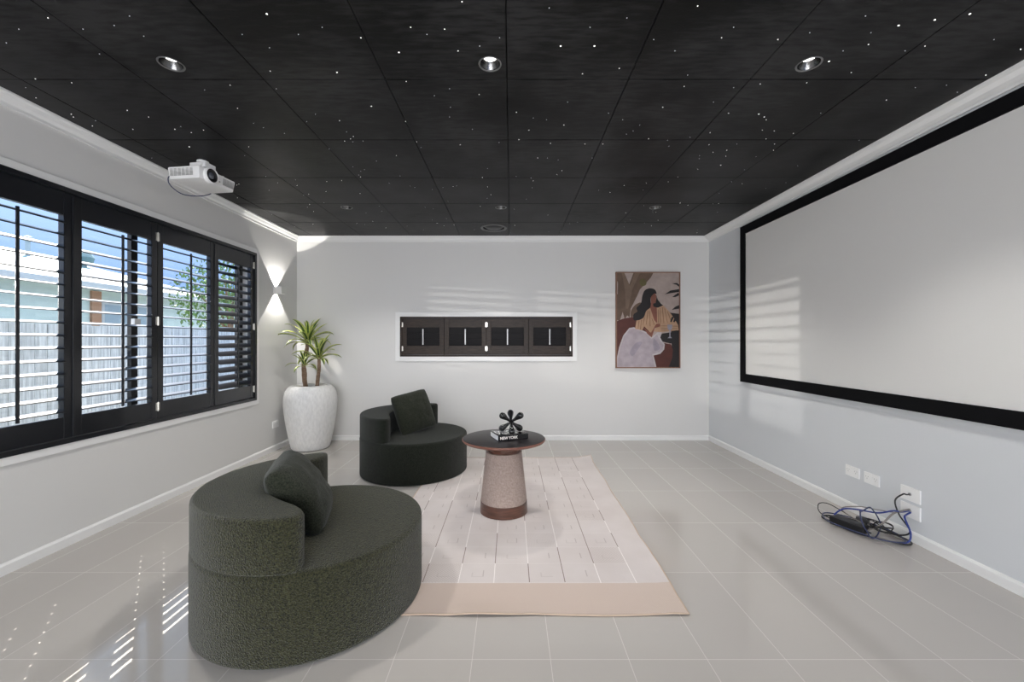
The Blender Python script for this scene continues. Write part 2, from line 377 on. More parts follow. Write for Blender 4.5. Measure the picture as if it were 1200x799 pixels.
def hinge(bm, x, y, z, ax='y'):
    if ax == 'y': box(bm, x, x+.004, y-.016, y+.016, z-.03, z+.03, .001); lathe(bm, [(.0045, -.034), (.0045, .034)], 10, (x+.005, y, z))
    else: box(bm, y-.014, y+.014, x-.004, x, z-.028, z+.028, .001); lathe(bm, [(.004, -.032), (.004, .032)], 10, (y, x-.005, z))
    return bm
sh = thing('plantation_shutters', 'four black louvred shutter panels across the tall left wall window', 'shutters', (XL, (WY0+WY1)/2, WZ0))
b = BM(); fw = .028
box(b, -.05, .020, L(WY0), L(WY0+fw), 0, hh, .002); box(b, -.05, .020, L(WY1-fw), L(WY1), 0, hh, .002)
box(b, -.05, .020, L(WY0+fw), L(WY1-fw), hh-fw, hh, .002); box(b, -.05, .020, L(WY0+fw), L(WY1-fw), 0, fw, .002)
obj('shutter_frame', b, BLACKP, sh)
pb = [WY0+fw, 2.523, 3.125, 3.727, WY1-fw]
Z0, Z1 = .775-WZ0, 1.985-WZ0
for i in range(4):
    y0, y1 = L(pb[i])+.002, L(pb[i+1])-.002; sw = .05
    b = BM()
    box(b, -.032, 0.004, y0, y0+sw, fw+.003, hh-fw-.003, .003); box(b, -.032, .004, y1-sw, y1, fw+.003, hh-fw-.003, .003)
    box(b, -.030, 0.001, y0+sw, y1-sw, Z1, hh-fw-.003, .002); box(b, -.030, .001, y0+sw, y1-sw, fw+.003, Z0, .002)
    p = obj('shutter_panel', b, BLACKP, sh)
    b = BM(); ns = 16; sp = (Z1-Z0)/ns
    for k in range(ns):
        zc = Z0+sp*(k+.5); th = math.radians(36) if i == 3 else math.radians(25.5 if zc > 1.0 else 15)
        W = .080 if i == 3 else .064; t_ = .0048
        ring = []
        for q in range(12):
            an = 2*PI*q/12; lx = W/2*math.cos(an); lz = t_*math.sin(an)
            # outer edge (-x) up
            X = lx*math.cos(th)+lz*math.sin(th); Zz = -lx*math.sin(th)+lz*math.cos(th)
            ring.append((X-.014, Zz+zc))
        A = [b.verts.new((x, y0+sw-.001, z)) for x, z in ring]; B_ = [b.verts.new((x, y1-sw+.001, z)) for x, z in ring]
        for q in range(12): b.faces.new((A[q], A[(q+1) % 12], B_[(q+1) % 12], B_[q]))
        b.faces.new(A[::-1]); b.faces.new(B_)
    bmesh.ops.recalc_face_normals(b, faces=b.faces)
    obj('louvres', b, SLATB, p, True, 50)
    b = BM(); ym = (y0+y1)/2; xr = .026
    box(b, xr-.006, xr+.004, ym-.007, ym+.007, Z0+.012, Z1-.03, .003); obj('tilt_rod', b, BLACKP, p)
for yy in (3.125, WY1-fw, WY0+fw):
    for z in (.12, .765, 1.40): obj('hinge', hinge(BM(), .004, L(yy), z), METAL, sh)
for yy in (2.523, 3.727):
    b = BM(); box(b, .002, .012, L(yy)-.006, L(yy)+.006, fw+.01, hh-fw-.01, .003); obj('meeting_bead', b, BLACKP, sh)

# ---------------------------------------------------------------- small high window in the back wall
wn = thing('window_2', 'small wide window niche in the back wall', 'window', ((NX0+NX1)/2, YB, NZ0), kind='structure')
cx = (NX0+NX1)/2; hx = (NX1-NX0)/2; hz = NZ1-NZ0
b = BM(); a = .056
box(b, -hx-a, -hx, -.016, 0, -a, hz+a, .003); box(b, hx, hx+a, -.016, 0, -a, hz+a, .003); box(b, -hx, hx, -.016, 0, hz, hz+a, .003); box(b, -hx, hx, -.016, 0, -a, 0, .003)
obj('window_trim', b, TRIM, wn)
b = BM(); box(b, -hx, hx, .14, .18, 0, .04); box(b, -hx, hx, .14, .18, hz-.04, hz); box(b, -hx, -hx+.04, .14, .18, .04, hz-.04); box(b, hx-.04, hx, .14, .18, .04, hz-.04); obj('window_frame', b, BLK, wn)
b = BM(); box(b, -hx+.04, hx-.04, .158, .162, .04, hz-.04); obj('window_glass', b, GLASS, wn)
sh = thing('plantation_shutters', 'four low dark brown louvred shutter panels in the back wall niche', 'shutters', (cx, YB, NZ0))
b = BM(); fw = .022
box(b, -hx, -hx+fw, -.012, .06, 0, hz, .002); box(b, hx-fw, hx, -.012, .06, 0, hz, .002); box(b, -hx+fw, hx-fw, -.012, .06, 0, fw, .002); box(b, -hx+fw, hx-fw, -.012, .06, hz-fw, hz, .002)
obj('shutter_frame', b, BROWNP, sh)
pw = (2*hx-2*fw)/4
for i in range(1, 4):
    xb_ = -hx+fw+pw*i; b = BM(); box(b, xb_-.012, xb_+.012, .031, .044, fw, hz-fw, .002); obj('stop_bead', b, BROWNP, sh)
for i in range(4):
    x0 = -hx+fw+pw*i+.002; x1 = x0+pw-.004; sw = .058; z0, z1 = 1.178-NZ0, 1.406-NZ0
    b = BM(); box(b, x0, x0+sw, 0, .03, fw+.002, hz-fw-.002, .003); box(b, x1-sw, x1, 0, .03, fw+.002, hz-fw-.002, .003)
    box(b, x0+sw, x1-sw, .003, .028, z1, hz-fw-.002, .002); box(b, x0+sw, x1-sw, .003, .028, fw+.002, z0, .002)
    p = obj('shutter_panel', b, BROWNP, sh)
    b = BM()
    for k in range(3):
        zc = z0+(z1-z0)*(k+.5)/3
        M = Matrix.Translation((0, .016, zc)) @ Matrix.Rotation(math.radians(8), 4, 'X')
        box(b, x0+sw-.001, x1-sw+.001, -.004, .004, -.043, .043, .003, M=M)
    obj('louvres', b, mat('louvre_black_matt', (.006, .005, .006), .5, spec=.2), p)
    b = BM(); xm = (x0+x1)/2; box(b, xm-.007, xm+.007, -.012, -.002, z0+.012, z1-.02, .002); obj('tilt_rod', b, SILV, p)
    for xx in (x0+sw+.000, x1-sw-.0):
        pass
for x in (-hx+fw, 0, hx-fw):
    for z in (.10, hz-.10): obj('hinge', hinge(BM(), 0, x, z, 'x'), METAL, sh)

# ---------------------------------------------------------------- projection screen
ps = thing('projection_screen', 'large fixed white projection screen in a black velvet frame on the right wall', 'screen', (XR, 2.9, 1.62))
y0, y1, z0, z1 = 1.25-2.9, 4.395-2.9, .805-1.62, 2.440-1.62; fr = .088
b = BM(); box(b, -.041, -.002, y0, y0+fr, z0, z1, .003); box(b, -.041, -.002, y1-fr, y1, z0, z1, .003); box(b, -.041, -.002, y0+fr, y1-fr, z0, z0+fr, .003); box(b, -.041, -.002, y0+fr, y1-fr, z1-fr, z1, .003)
obj('frame', b, SCRF, ps)
b = BM(); box(b, -.030, -.012, y0+fr-.005, y1-fr+.005, z0+fr-.005, z1-fr+.005); obj('screen_surface', b, SCRW, ps)

# ---------------------------------------------------------------- painting
pt = thing('framed_painting', 'framed painting of a seated woman in a white dress on the back wall', 'painting', (1.70, YB, 1.497))
pw, ph = .80, 1.195
b = BM(); t_ = .013
box(b, -pw/2, -pw/2+t_, -.034, 0, -ph/2, ph/2, .002); box(b, pw/2-t_, pw/2, -.034, 0, -ph/2, ph/2, .002); box(b, -pw/2+t_, pw/2-t_, -.034, 0, -ph/2, -ph/2+t_, .002); box(b, -pw/2+t_, pw/2-t_, -.034, 0, ph/2-t_, ph/2, .002)
obj('frame', b, mat('oak_frame', (.22, .11, .07), .5), pt)
cols = {'bg': (.50, .40, .36), 'trees': (.16, .10, .065), 'trees2': (.22, .145, .10), 'sofa': (.10, .022, .014), 'black': (.010, .006, .007), 'dress': (.50, .43, .47), 'dress2': (.40, .35, .41), 'white': (.62, .56, .58),
        'skin': (.28, .10, .065), 'tan': (.56, .34, .21), 'stripe': (.26, .15, .08), 'olive': (.14, .12, .04), 'glass': (.36, .34, .40)}
keys = list(cols); pm = [mat('paint_'+k, tuple(c*.72 for c in cols[k]), .6, var=.10, vscale=14) for k in keys]
b = BM(); lay = [0]
def cv(x, y, d): return (-pw/2+(x-112)/399*pw, -.020-d, ph/2-(y-101)/600*ph)
def poly(key, pts, smooth=True):
    lay[0] += 1; d = lay[0]*.00022
    if smooth: pts = [(v.x, v.y) for v in spline([(p[0], p[1], 0) for p in pts], 4, True)]
    vs = [b.verts.new(cv(min(max(x, 118.3), 504.7), min(max(y, 107.5), 694.5), d)) for x, y in pts]
    es = [b.edges.new((vs[i], vs[(i+1) % len(vs)])) for i in range(len(vs)) if vs[i] is not vs[(i+1) % len(vs)]]
    r = bmesh.ops.triangle_fill(b, use_beauty=True, edges=es, normal=Vector((0, -1, 0)))
    for q in r['geom']:
        if isinstance(q, bmesh.types.BMFace): q.material_index = keys.index(key)
poly('bg', [(118, 107), (505, 107), (505, 695), (118, 695)], False)
poly('trees', [(118, 107), (345, 107), (330, 135), (295, 175), (262, 210), (245, 250), (225, 290), (205, 330), (198, 385), (184, 372), (168, 395), (155, 350), (138, 405), (118, 400)], False)
poly('trees2', [(150, 107), (170, 107), (200, 190), (230, 107), (262, 107), (215, 210), (190, 330), (175, 330), (170, 220)], False)
poly('bg', [(166, 107), (222, 107), (196, 178)], False)
poly('bg', [(118, 150), (126, 170), (124, 240), (118, 240)], False)
poly('olive', [(262, 150), (282, 143), (302, 160), (298, 182), (275, 190), (262, 175)])
poly('trees', [(205, 380), (208, 340), (235, 305), (268, 292), (262, 330), (225, 375)])
poly('sofa', [(118, 408), (160, 392), (215, 382), (270, 392), (320, 450), (320, 500), (180, 500), (118, 640)], False)
poly('black', [(430, 352), (470, 358), (505, 362), (505, 695), (430, 695), (460, 600), (455, 470)], False)
poly('black', [(384, 505), (400, 485), (450, 478), (505, 480), (505, 545), (450, 548), (400, 535)], False)
poly('sofa', [(335, 610), (385, 590), (412, 545), (455, 552), (466, 590), (462, 640), (440, 695), (350, 695)], False)
poly('white', [(196, 450), (225, 446), (270, 462), (300, 475), (335, 508), (370, 478), (398, 478), (388, 510), (398, 530), (416, 552), (412, 585), (388, 612), (346, 622), (356, 660), (364, 694), (118, 694), (118, 640), (133, 570), (158, 498)], False)
poly('dress', [(200, 458), (235, 455), (290, 480), (335, 520), (368, 490), (380, 515), (392, 538), (408, 556), (402, 582), (380, 602), (338, 614), (346, 660), (352, 692), (124, 692), (126, 640), (140, 575), (164, 505)], False)
poly('dress2', [(200, 600), (235, 545), (275, 540), (240, 600), (215, 625)]); poly('dress2', [(345, 520), (370, 540), (385, 580), (350, 590)])
poly('skin', [(322, 290), (345, 296), (372, 330), (372, 420), (345, 410), (318, 345)], False)
poly('tan', [(300, 338), (326, 326), (350, 400), (370, 425), (350, 445), (332, 485), (288, 440), (276, 466), (232, 456), (240, 402), (285, 378)], False)
poly('tan', [(366, 325), (405, 308), (438, 342), (470, 384), (498, 432), (502, 465), (400, 476), (340, 472), (370, 440)], False)
for xa, ya, xb, yb in ((312, 345, 300, 430), (322, 345, 325, 440), (256, 405, 250, 455), (272, 400, 264, 460), (290, 385, 280, 430), (385, 325, 388, 420), (400, 322, 410, 420), (415, 330, 432, 418), (430, 345, 458, 415), (335, 390, 350, 430), (375, 335, 376, 420)):
    poly('stripe', [(xa-1.6, ya), (xa+1.6, ya), (xb+1.8, yb), (xb-1.8, yb)], False)
for yy in (436, 450, 462): poly('stripe', [(392, yy), (495, yy+2), (495, yy+5), (392, yy+3)], False)
poly('skin', [(283, 445), (300, 462), (330, 480), (362, 425), (386, 423), (388, 440), (352, 452), (344, 480), (334, 510), (308, 488)], False)
poly('skin', [(328, 250), (355, 230), (363, 255), (360, 292), (346, 300), (330, 292)], False)
poly('black', [(268, 295), (276, 250), (292, 215), (325, 203), (355, 213), (364, 238), (350, 236), (328, 262), (327, 318), (300, 345), (284, 385), (252, 402), (222, 400), (222, 366), (245, 348), (240, 325)])
poly('black', [(360, 240), (372, 275), (392, 300), (405, 310), (372, 324), (345, 318), (342, 300), (358, 294), (364, 262)], False)
for q in ([(416, 240), (450, 217), (504, 208), (504, 226), (450, 234)], [(460, 173), (490, 170), (504, 180), (504, 195), (488, 182)], [(460, 258), (500, 230), (504, 247), (480, 258)], [(458, 338), (480, 318), (504, 308), (504, 330)],
          [(448, 412), (456, 385), (476, 372), (466, 395), (456, 415)], [(466, 412), (474, 390), (484, 400), (476, 415)]): poly('black', q, False)
poly('glass', [(430, 430), (462, 430), (459, 455), (450, 466), (450, 504), (460, 514), (432, 514), (443, 504), (443, 466), (433, 455)], False)
for q in b.faces:
    if q.normal.y > 0: q.normal_flip()
print_ = obj('canvas', b, pm, pt)
b = BM(); box(b, -pw/2+t_, pw/2-t_, -.019, -.002, -ph/2+t_, ph/2-t_); obj('backing_board', b, BLK, pt)

# ---------------------------------------------------------------- rug
b = BM(); RX0, RX1, RY0, RY1 = -.765, .80, 1.85, 4.356; nx, ny = 48, 76
def rz(x, y):
    e = max(0, 1-min(x-RX0, RX1-x)/.12)+max(0, 1-min(y-RY0, RY1-y)/.12)
    k = .0035*(noise.noise(Vector((x*6, y*6, 3)))+.4)*(.4+e)
    k += .010*max(0, 1-(y-RY0)/.10)*math.exp(-((x+.12)/.13)**2)
    k += .010*abs(noise.noise(Vector((x*9+y*3, y*5-x*4, 1))))*max(0, 1-(RX1-x)/.30)
    k += .028*max(0, 1-math.hypot(x-RX1, y-RY1)/.16)
    k = max(0, k)
    for cx_, cy_, cr in ((-.95, 2.03, .5), (-.93, 3.99, .5), (-.053, 3.0, .18)):
        k *= min(1, max(0, (math.hypot(x-cx_, y-cy_)-cr-.02)/.08))
    return k
top = {}
for i in range(nx+1):
    for j in range(ny+1):
        x = RX0+(RX1-RX0)*i/nx; y = RY0+(RY1-RY0)*j/ny
        xx = x+.035*(j/ny)*(i/nx)+.004*math.sin(y*9); yy = y+.004*math.sin(x*11)
        top[i, j] = (b.verts.new((xx, yy, .005+rz(x, y))), b.verts.new((xx, yy, .0008+rz(x, y))))
for i in range(nx):
    for j in range(ny):
        q = (i, j), (i+1, j), (i+1, j+1), (i, j+1)
        b.faces.new([top[a][0] for a in q]); b.faces.new([top[a][1] for a in q][::-1])
for i in range(nx):
    b.faces.new([top[i, 0][1], top[i+1, 0][1], top[i+1, 0][0], top[i, 0][0]]); b.faces.new([top[i, ny][0], top[i+1, ny][0], top[i+1, ny][1], top[i, ny][1]])
for j in range(ny):
    b.faces.new([top[0, j][0], top[0, j+1][0], top[0, j+1][1], top[0, j][1]]); b.faces.new([top[nx, j][1], top[nx, j+1][1], top[nx, j+1][0], top[nx, j][0]])
rug = obj('area_rug', b, RUG, smooth=True, angle=50); tag(rug, 'pale pinkish flat woven rug with a grid of squares under the round table', 'rug')
b = BM(); ed = [top_ for top_ in []]
pts = [(RX0+(RX1-RX0)*i/60, RY0, 0) for i in range(61)]+[(RX1, RY0+(RY1-RY0)*j/60, 0) for j in range(1, 61)]+[(RX1-(RX1-RX0)*i/60, RY1, 0) for i in range(1, 61)]+[(RX0, RY1-(RY1-RY0)*j/60, 0) for j in range(1, 60)]
P = []
for x, y, _ in pts:
    i = (x-RX0)/(RX1-RX0); j = (y-RY0)/(RY1-RY0); P.append((x+.035*j*i+.004*math.sin(y*9), y+.004*math.sin(x*11), .0042+rz(x, y)))
tube(b, P, .0036, 6, closed=True); bnd = obj('rug_binding', b, mat('binding_tan', (.52, .40, .31), .9), rug, True)

# ---------------------------------------------------------------- boucle lounge chairs
def lounge_chair(label, loc, rz_, M_):
    t = thing('lounge_chair', label, 'chair', loc, rz_)
    n = 96; R = .50
    b = BM(); extrude_outline(b, [(R*math.cos(2*PI*i/n), R*math.sin(2*PI*i/n)) for i in range(n)], 0.0, .352, .022, .012, 5)
    obj('seat', b, M_, t, True, 60)
    # crescent back: outer arc follows the seat, inner edge waves into two lobes
    out = []; inn = []
    A = math.radians(93)
    K = 40
    for k in range(K+1):
        a = -A+2*A*k/K; out.append((R*math.cos(PI+a), R*math.sin(PI+a)))
    keysr = [(0, .205), (25, .215), (45, .238), (60, .262), (75, .308), (84, .345), (90, .385), (93, .44)]
    def ir(dg):
        dg = abs(dg)
        for (a0, r0), (a1, r1) in zip(keysr, keysr[1:]):
            if dg <= a1:
                s = (dg-a0)/(a1-a0); return r0+(r1-r0)*s
        return .45
    for k in range(K+1):
        a = A-2*A*k/K; r = ir(math.degrees(a)); inn.append((r*math.cos(PI+a), r*math.sin(PI+a)))
    o = [Vector((*p, 0)) for p in out+inn]
    for _ in range(3): o = [o[i]*.5+(o[i-1]+o[(i+1) % len(o)])*.25 for i in range(len(o))]
    b = BM(); extrude_outline(b, [(p.x, p.y) for p in o], .348, .560, .020, .008, 5)
    obj('backrest', b, M_, t, True, 60)
    return t
lounge_chair('large olive green boucle round chair, nearest the camera', (-.95, 2.03, .006), math.radians(18.5), BOUC)
lounge_chair('dark green boucle round chair standing between the plant and the table', (-.93, 3.99, .006), math.radians(-17.5), BOUC2)
def pillow(label, W, T_, M4, seed):
    b = BM(); n = 36; vs = {}
    for s in (1, -1):
        for i in range(n+1):
            for j in range(n+1):
                u = -1+2*i/n; v = -1+2*j/n
                edge = (i in (0, n) or j in (0, n))
                if s == -1 and edge: vs[s, i, j] = vs[1, i, j]; continue
                th = ((1-u*u)**.42)*((1-v*v)**.42)
                rc = 1-.07*(u*u*v*v)**2; wob = (1-.035*(1-abs(v)**2)*abs(u)**3)*rc; wob2 = (1-.035*(1-abs(u)**2)*abs(v)**3)*rc
                w_ = noise.noise(Vector((u*2.6, v*2.6, seed+s*4)))*.010*th+noise.noise(Vector((u*7, v*7, seed+9+s)))*.004*th
                vs[s, i, j] = b.verts.new((u*W/2*wob, v*W/2*wob2, s*(T_/2*th+.004)+w_))
    for s in (1, -1):
        for i in range(n):
            for j in range(n):
                q = [vs[s, i, j], vs[s, i+1, j], vs[s, i+1, j+1], vs[s, i, j+1]]
                b.faces.new(q if s == 1 else q[::-1])
    o = obj('throw_pillow', b, PILM, smooth=True); o.matrix_world = M4
    return tag(o, label, 'pillow')
def facing(loc, yaw, lean, roll):
    """pillow plane: normal points to yaw, tipped back by lean, rolled in its plane"""
    return Matrix.Translation(loc) @ Matrix.Rotation(yaw, 4, 'Z') @ Matrix.Rotation(PI/2-lean, 4, 'Y') @ Matrix.Rotation(roll, 4, 'Z')
pillow('olive boucle pillow on the near chair, leaning against its curved back', .375, .20, facing((-1.010, 1.985, .514), math.radians(17), math.radians(34), math.radians(3)), 3)
pillow('dark square pillow on the far chair, leaning against its curved back', .40, .14, facing((-.945, 4.02, .548), math.radians(-48), math.radians(20), math.radians(9)), 8)

# ---------------------------------------------------------------- round side table, book, sculpture
TX, TY = -.053, 3.0
t = thing('side_table', 'round dark side table on a rope wrapped cone base on the rug', 'table', (TX, TY, .006))
b = BM(); lathe(b, [(.155, 0), (.171, .0), (.171, .004), (.168, .078), (.155, .078)], 64); obj('base', b, WOODD, t, True, 40)
b = BM(); lathe(b, [(.150, .0785), (.164, .079), (.166, .084)]+[(.166-.036*k/12, .084+.342*k/12) for k in range(1, 13)]+[(.126, .430), (.11, .430)], 64); obj('rope_column', b, ROPE, t, True, 40)
b = BM(); lathe(b, [(.108, .4305), (.112, .4305), (.120, .497), (.10, .497)], 64); obj('neck', b, WOODD, t, True, 40)
b = BM(); lathe(b, [(.20, .4975), (.262, .498), (.293, .507), (.301, .516), (.301, .521), (.296, .5255)], 96); obj('table_rim', b, WOODR, t, True, 40)
b = BM(); lathe(b, [(.2955, .5256), (.2945, .527), (.29, .5275)], 96); obj('tabletop', b, WOODT, t, True, 40)
TZ = .006+.5275
bk = thing('coffee_table_book', 'thick black book with NEW YORK on its spine lying on the round table', 'book', (-.088, 2.872, TZ+.0005), math.radians(21))
b = BM(); bl, bd, bh = .225, .180, .040
box(b, -.002, bl, -.0, .003, 0, bh, .0008); box(b, -.002, bl, .002, bd, 0, .003, .0008); box(b, -.002, bl, .002, bd, bh-.003, bh, .0008); obj('cover', b, GLOSSB, bk)
b = BM(); box(b, 0.001, bl-.004, .0035, bd-.003, .0035, bh-.0035); obj('pages', b, PAPER, bk)
obj('spine_title', text_bm('NEW YORK', .027, .0003, Matrix.Translation((.012, -.0006, .011)) @ Matrix.Rotation(PI/2, 4, 'X') @ Matrix.Diagonal((.92, 1, 1, 1)), .0009), INKW, bk)
obj('cover_title', text_bm('NEW\nYORK', .058, .0003, Matrix.Translation((.008, .098, bh+.0005)), .0015), PAPER, bk)
b = BM(); c0 = Vector((0, 0, 0)); ax = []
Rm = Euler((0, 0, math.radians(4))).to_matrix()
e1 = math.asin(1/math.sqrt(3))
arms = []
for k in range(3):
    az = math.radians(90+120*k)
    v = Vector((math.cos(az)*math.cos(e1), math.sin(az)*math.cos(e1), math.sin(e1))); arms += [v, -v]
arms = [Rm @ v for v in arms]
for v in arms:
    pr = [(0, .006), (.02, .0075), (.038, .0095), (.055, .0135), (.068, .0170), (.080, .0180), (.090, .0150), (.096, .0085), (.0978, .002)]
    tube(b, [v*s for s, _ in pr], [r*1.15 for _, r in pr], 16)
sc_ = obj('jack_sculpture', b, GLOSSB, smooth=True); sc_.location = (.000, 2.975, TZ+bh+.0005+(.0978/math.sqrt(3)+.010)*1.16); sc_.scale = (1.16, 1.16, 1.16)
tag(sc_, 'glossy black six armed jack sculpture standing on the book', 'sculpture')

# ---------------------------------------------------------------- potted plant
pp = thing('potted_plant', 'tall white rough pot with a yellow and green striped dracaena in the corner', 'plant', (-2.318, 4.79, 0))
prof = [(.16, 0), (.19, .004), (.205, .02), (.222, .09), (.243, .19), (.262, .30), (.278, .42), (.286, .52), (.284, .59), (.272, .645), (.250, .690), (.222, .718), (.200, .728), (.188, .729), (.176, .722), (.168, .70), (.165, .66)]
b = BM(); lathe(b, prof, 96, cap=True)
obj('pot', b, POT, pp, True, 60)
b = BM(); lathe(b, [(.164, .655), (.164, .69), (.10, .698), (.02, .70)], 32); obj('soil', b, SOIL, pp, True)
def leaf(b, base, az, el, ln, wd, droop, tw):
    n = 9; prev = None; p = Vector(base); e = el; h = Vector((math.cos(az), math.sin(az), 0)); side = Vector((-math.sin(az), math.cos(az), 0))
    for k in range(n+1):
        t_ = k/n; w_ = wd*(math.sin(PI*min(1, (t_*.92+.08))**.75)**.8 if t_ < .97 else .02)
        w_ = wd*max(.02, (1-abs(2*t_**.8-1)**2.6))
        d = h*math.cos(e)+Vector((0, 0, 1))*math.sin(e); nrm = side.cross(d)*-1
        s = (side*math.cos(tw*t_)+nrm*math.sin(tw*t_))
        row = [b.verts.new(p-s*w_-nrm*-w_*.35), b.verts.new(p-s*w_*.45-nrm*-.05*w_), b.verts.new(p), b.verts.new(p+s*w_*.45+nrm*.05*w_), b.verts.new(p+s*w_+nrm*w_*.35)]
        for v_ in row: v_.co.x = max(v_.co.x, -.338+.01*t_)
        if prev:
            for q in range(4):
                fc = b.faces.new((prev[q], prev[q+1], row[q+1], row[q])); fc.material_index = 1 if q in (0, 3) else 0
        prev = row; p = p+d*(ln/n); e -= droop/n*(.4+1.4*t_)
def crown(b, c, n, ln, wd, rnd):
    for k in range(n):
        t_ = k/n; az = k*2.4+rnd; el = math.radians(88-80*t_+random.uniform(-8, 8))
        leaf(b, (c[0]+.012*math.cos(az), c[1]+.012*math.sin(az), c[2]-.05*t_), az, el, ln*random.uniform(.8, 1.1)*(.8+.3*math.sin(PI*t_)), wd*random.uniform(.85, 1.1), math.radians(35+75*t_)*random.uniform(.7, 1.2), random.uniform(-.5, .5))
def stem(pts, r0, r1):
    P = spline(pts, 8); b = BM(); tube(b, P, [r0+(r1-r0)*i/(len(P)-1)+.0012*math.sin(i*2.1) for i in range(len(P))], 10); return b
X0 = 2.322; cA = (-.03, 0, 1.25); cB = (.10, -.02, 1.07); cC = (-.03, -.09, .985)
s1 = obj('stem', stem([(-.05, 0, .66), (-.075, 0, .80), (-.085, .01, .98), (-.055, .01, 1.12), cA], .026, .020), BARK, pp, True)
b = BM(); crown(b, cA, 26, .33, .026, .3); obj('leaves', b, [LEAFG, LEAFY], s1, True)
s2 = obj('stem', stem([(.075, -.02, .66), (.09, -.02, .80), (.105, -.02, .95), cB], .022, .018), BARK, pp, True)
b = BM(); crown(b, cB, 22, .30, .025, 1.4); obj('leaves', b, [LEAFG, LEAFY], s2, True)
s3 = obj('stem', stem([(-.06, -.015, .74), (-.035, -.05, .79), (-.02, -.075, .87), cC], .012, .010), BARK, pp, True)
b = BM(); crown(b, cC, 16, .19, .018, 2.2); obj('leaves', b, [LEAFG, LEAFY], s3, True)

# ---------------------------------------------------------------- wall sconce, with its own lamp
sc_ = thing('wall_sconce', 'small white up and down wall light on the left wall above the plant', 'lamp', (XL, 4.70, 1.81))
b = BM(); hw, pj, hz_ = .05, .095, .04
box(b, 0, .004, -hw, hw, -hz_, hz_); box(b, pj-.004, pj, -hw, hw, -hz_, hz_); box(b, .004, pj-.004, -hw, -hw+.004, -hz_, hz_); box(b, .004, pj-.004, hw-.004, hw, -hz_, hz_)
obj('housing', b, SCON, sc_)
b = BM(); box(b, .006, pj-.006, -hw+.006, hw-.006, -.006, .006); obj('divider_plate', b, SCON, sc_)
for s in (1, -1):
    l = lamp('SPOT', 'sconce_lamp', (XL+.035, 4.70, 1.81+.012*s), 26, (1, .96, .90), (-.06, 0, s), spot_size=math.radians(84), spot_blend=.06, shadow_soft_size=.004)

# ---------------------------------------------------------------- ceiling downlights and vent
names = {(-1.61, 1.96): ('round recessed downlight nearest the projector, front row left', 1), (-.10, 1.96): ('round recessed downlight in the front row, above the middle of the rug', 1), (1.41, 1.96): ('round recessed downlight in the front row, closest to the screen', 1),
         (-1.61, 4.05): ('small recessed downlight in the far row, on the window side', 0), (-.10, 4.05): ('small recessed downlight in the far row, just before the round vent', 0), (1.41, 4.05): ('small recessed downlight in the far row, on the screen side', 0)}
for (x, y), (lb, _) in names.items():
    t = thing('downlight', lb, 'ceiling light', (x, y, H), group='recessed ceiling downlights')
    b = BM(); lathe(b, [(.0455, .006), (.0475, .000), (.0505, -.0035), (.0535, -.003), (.0545, .000), (.0455, .0065)], 48, cap=False); obj('trim_ring', b, mat('ring_dark', (.24, .24, .24), .3, .8), t, True)
    b = BM(); lathe(b, [(.0462, .001), (.044, .008), (.030, .030)], 48, cap=False); bmesh.ops.reverse_faces(b, faces=b.faces); obj('reflector', b, CHROME, t, True)
    b = BM(); lathe(b, [(.0295, .031), (.024, .028), (.012, .026), (.002, .0255)], 32, cap=True); obj('lamp_lens', b, LAMPON, t, True)
    lamp('SPOT', 'downlight_lamp', (x, y, H-.012), 50, (1, .965, .92), (0, 0, -1), spot_size=math.radians(110), spot_blend=.7, shadow_soft_size=.045)
t = thing('ceiling_vent', 'round black air diffuser in the ceiling close to the back wall', 'vent', (*VENT, H))
b = BM(); lathe(b, [(.122, .004), (.128, -.006), (.150, -.006), (.152, .0), (.122, .005)], 64, cap=False); obj('rim', b, mat('vent_grey', (.12, .12, .12), .45), t, True, 40)
b = BM(); lathe(b, [(.112, .014), (.085, -.004), (.030, -.008), (.004, -.008)], 48); lathe(b, [(.12, .03), (.02, .032)], 48); obj('diffuser_disc', b, BLK, t, True, 40)

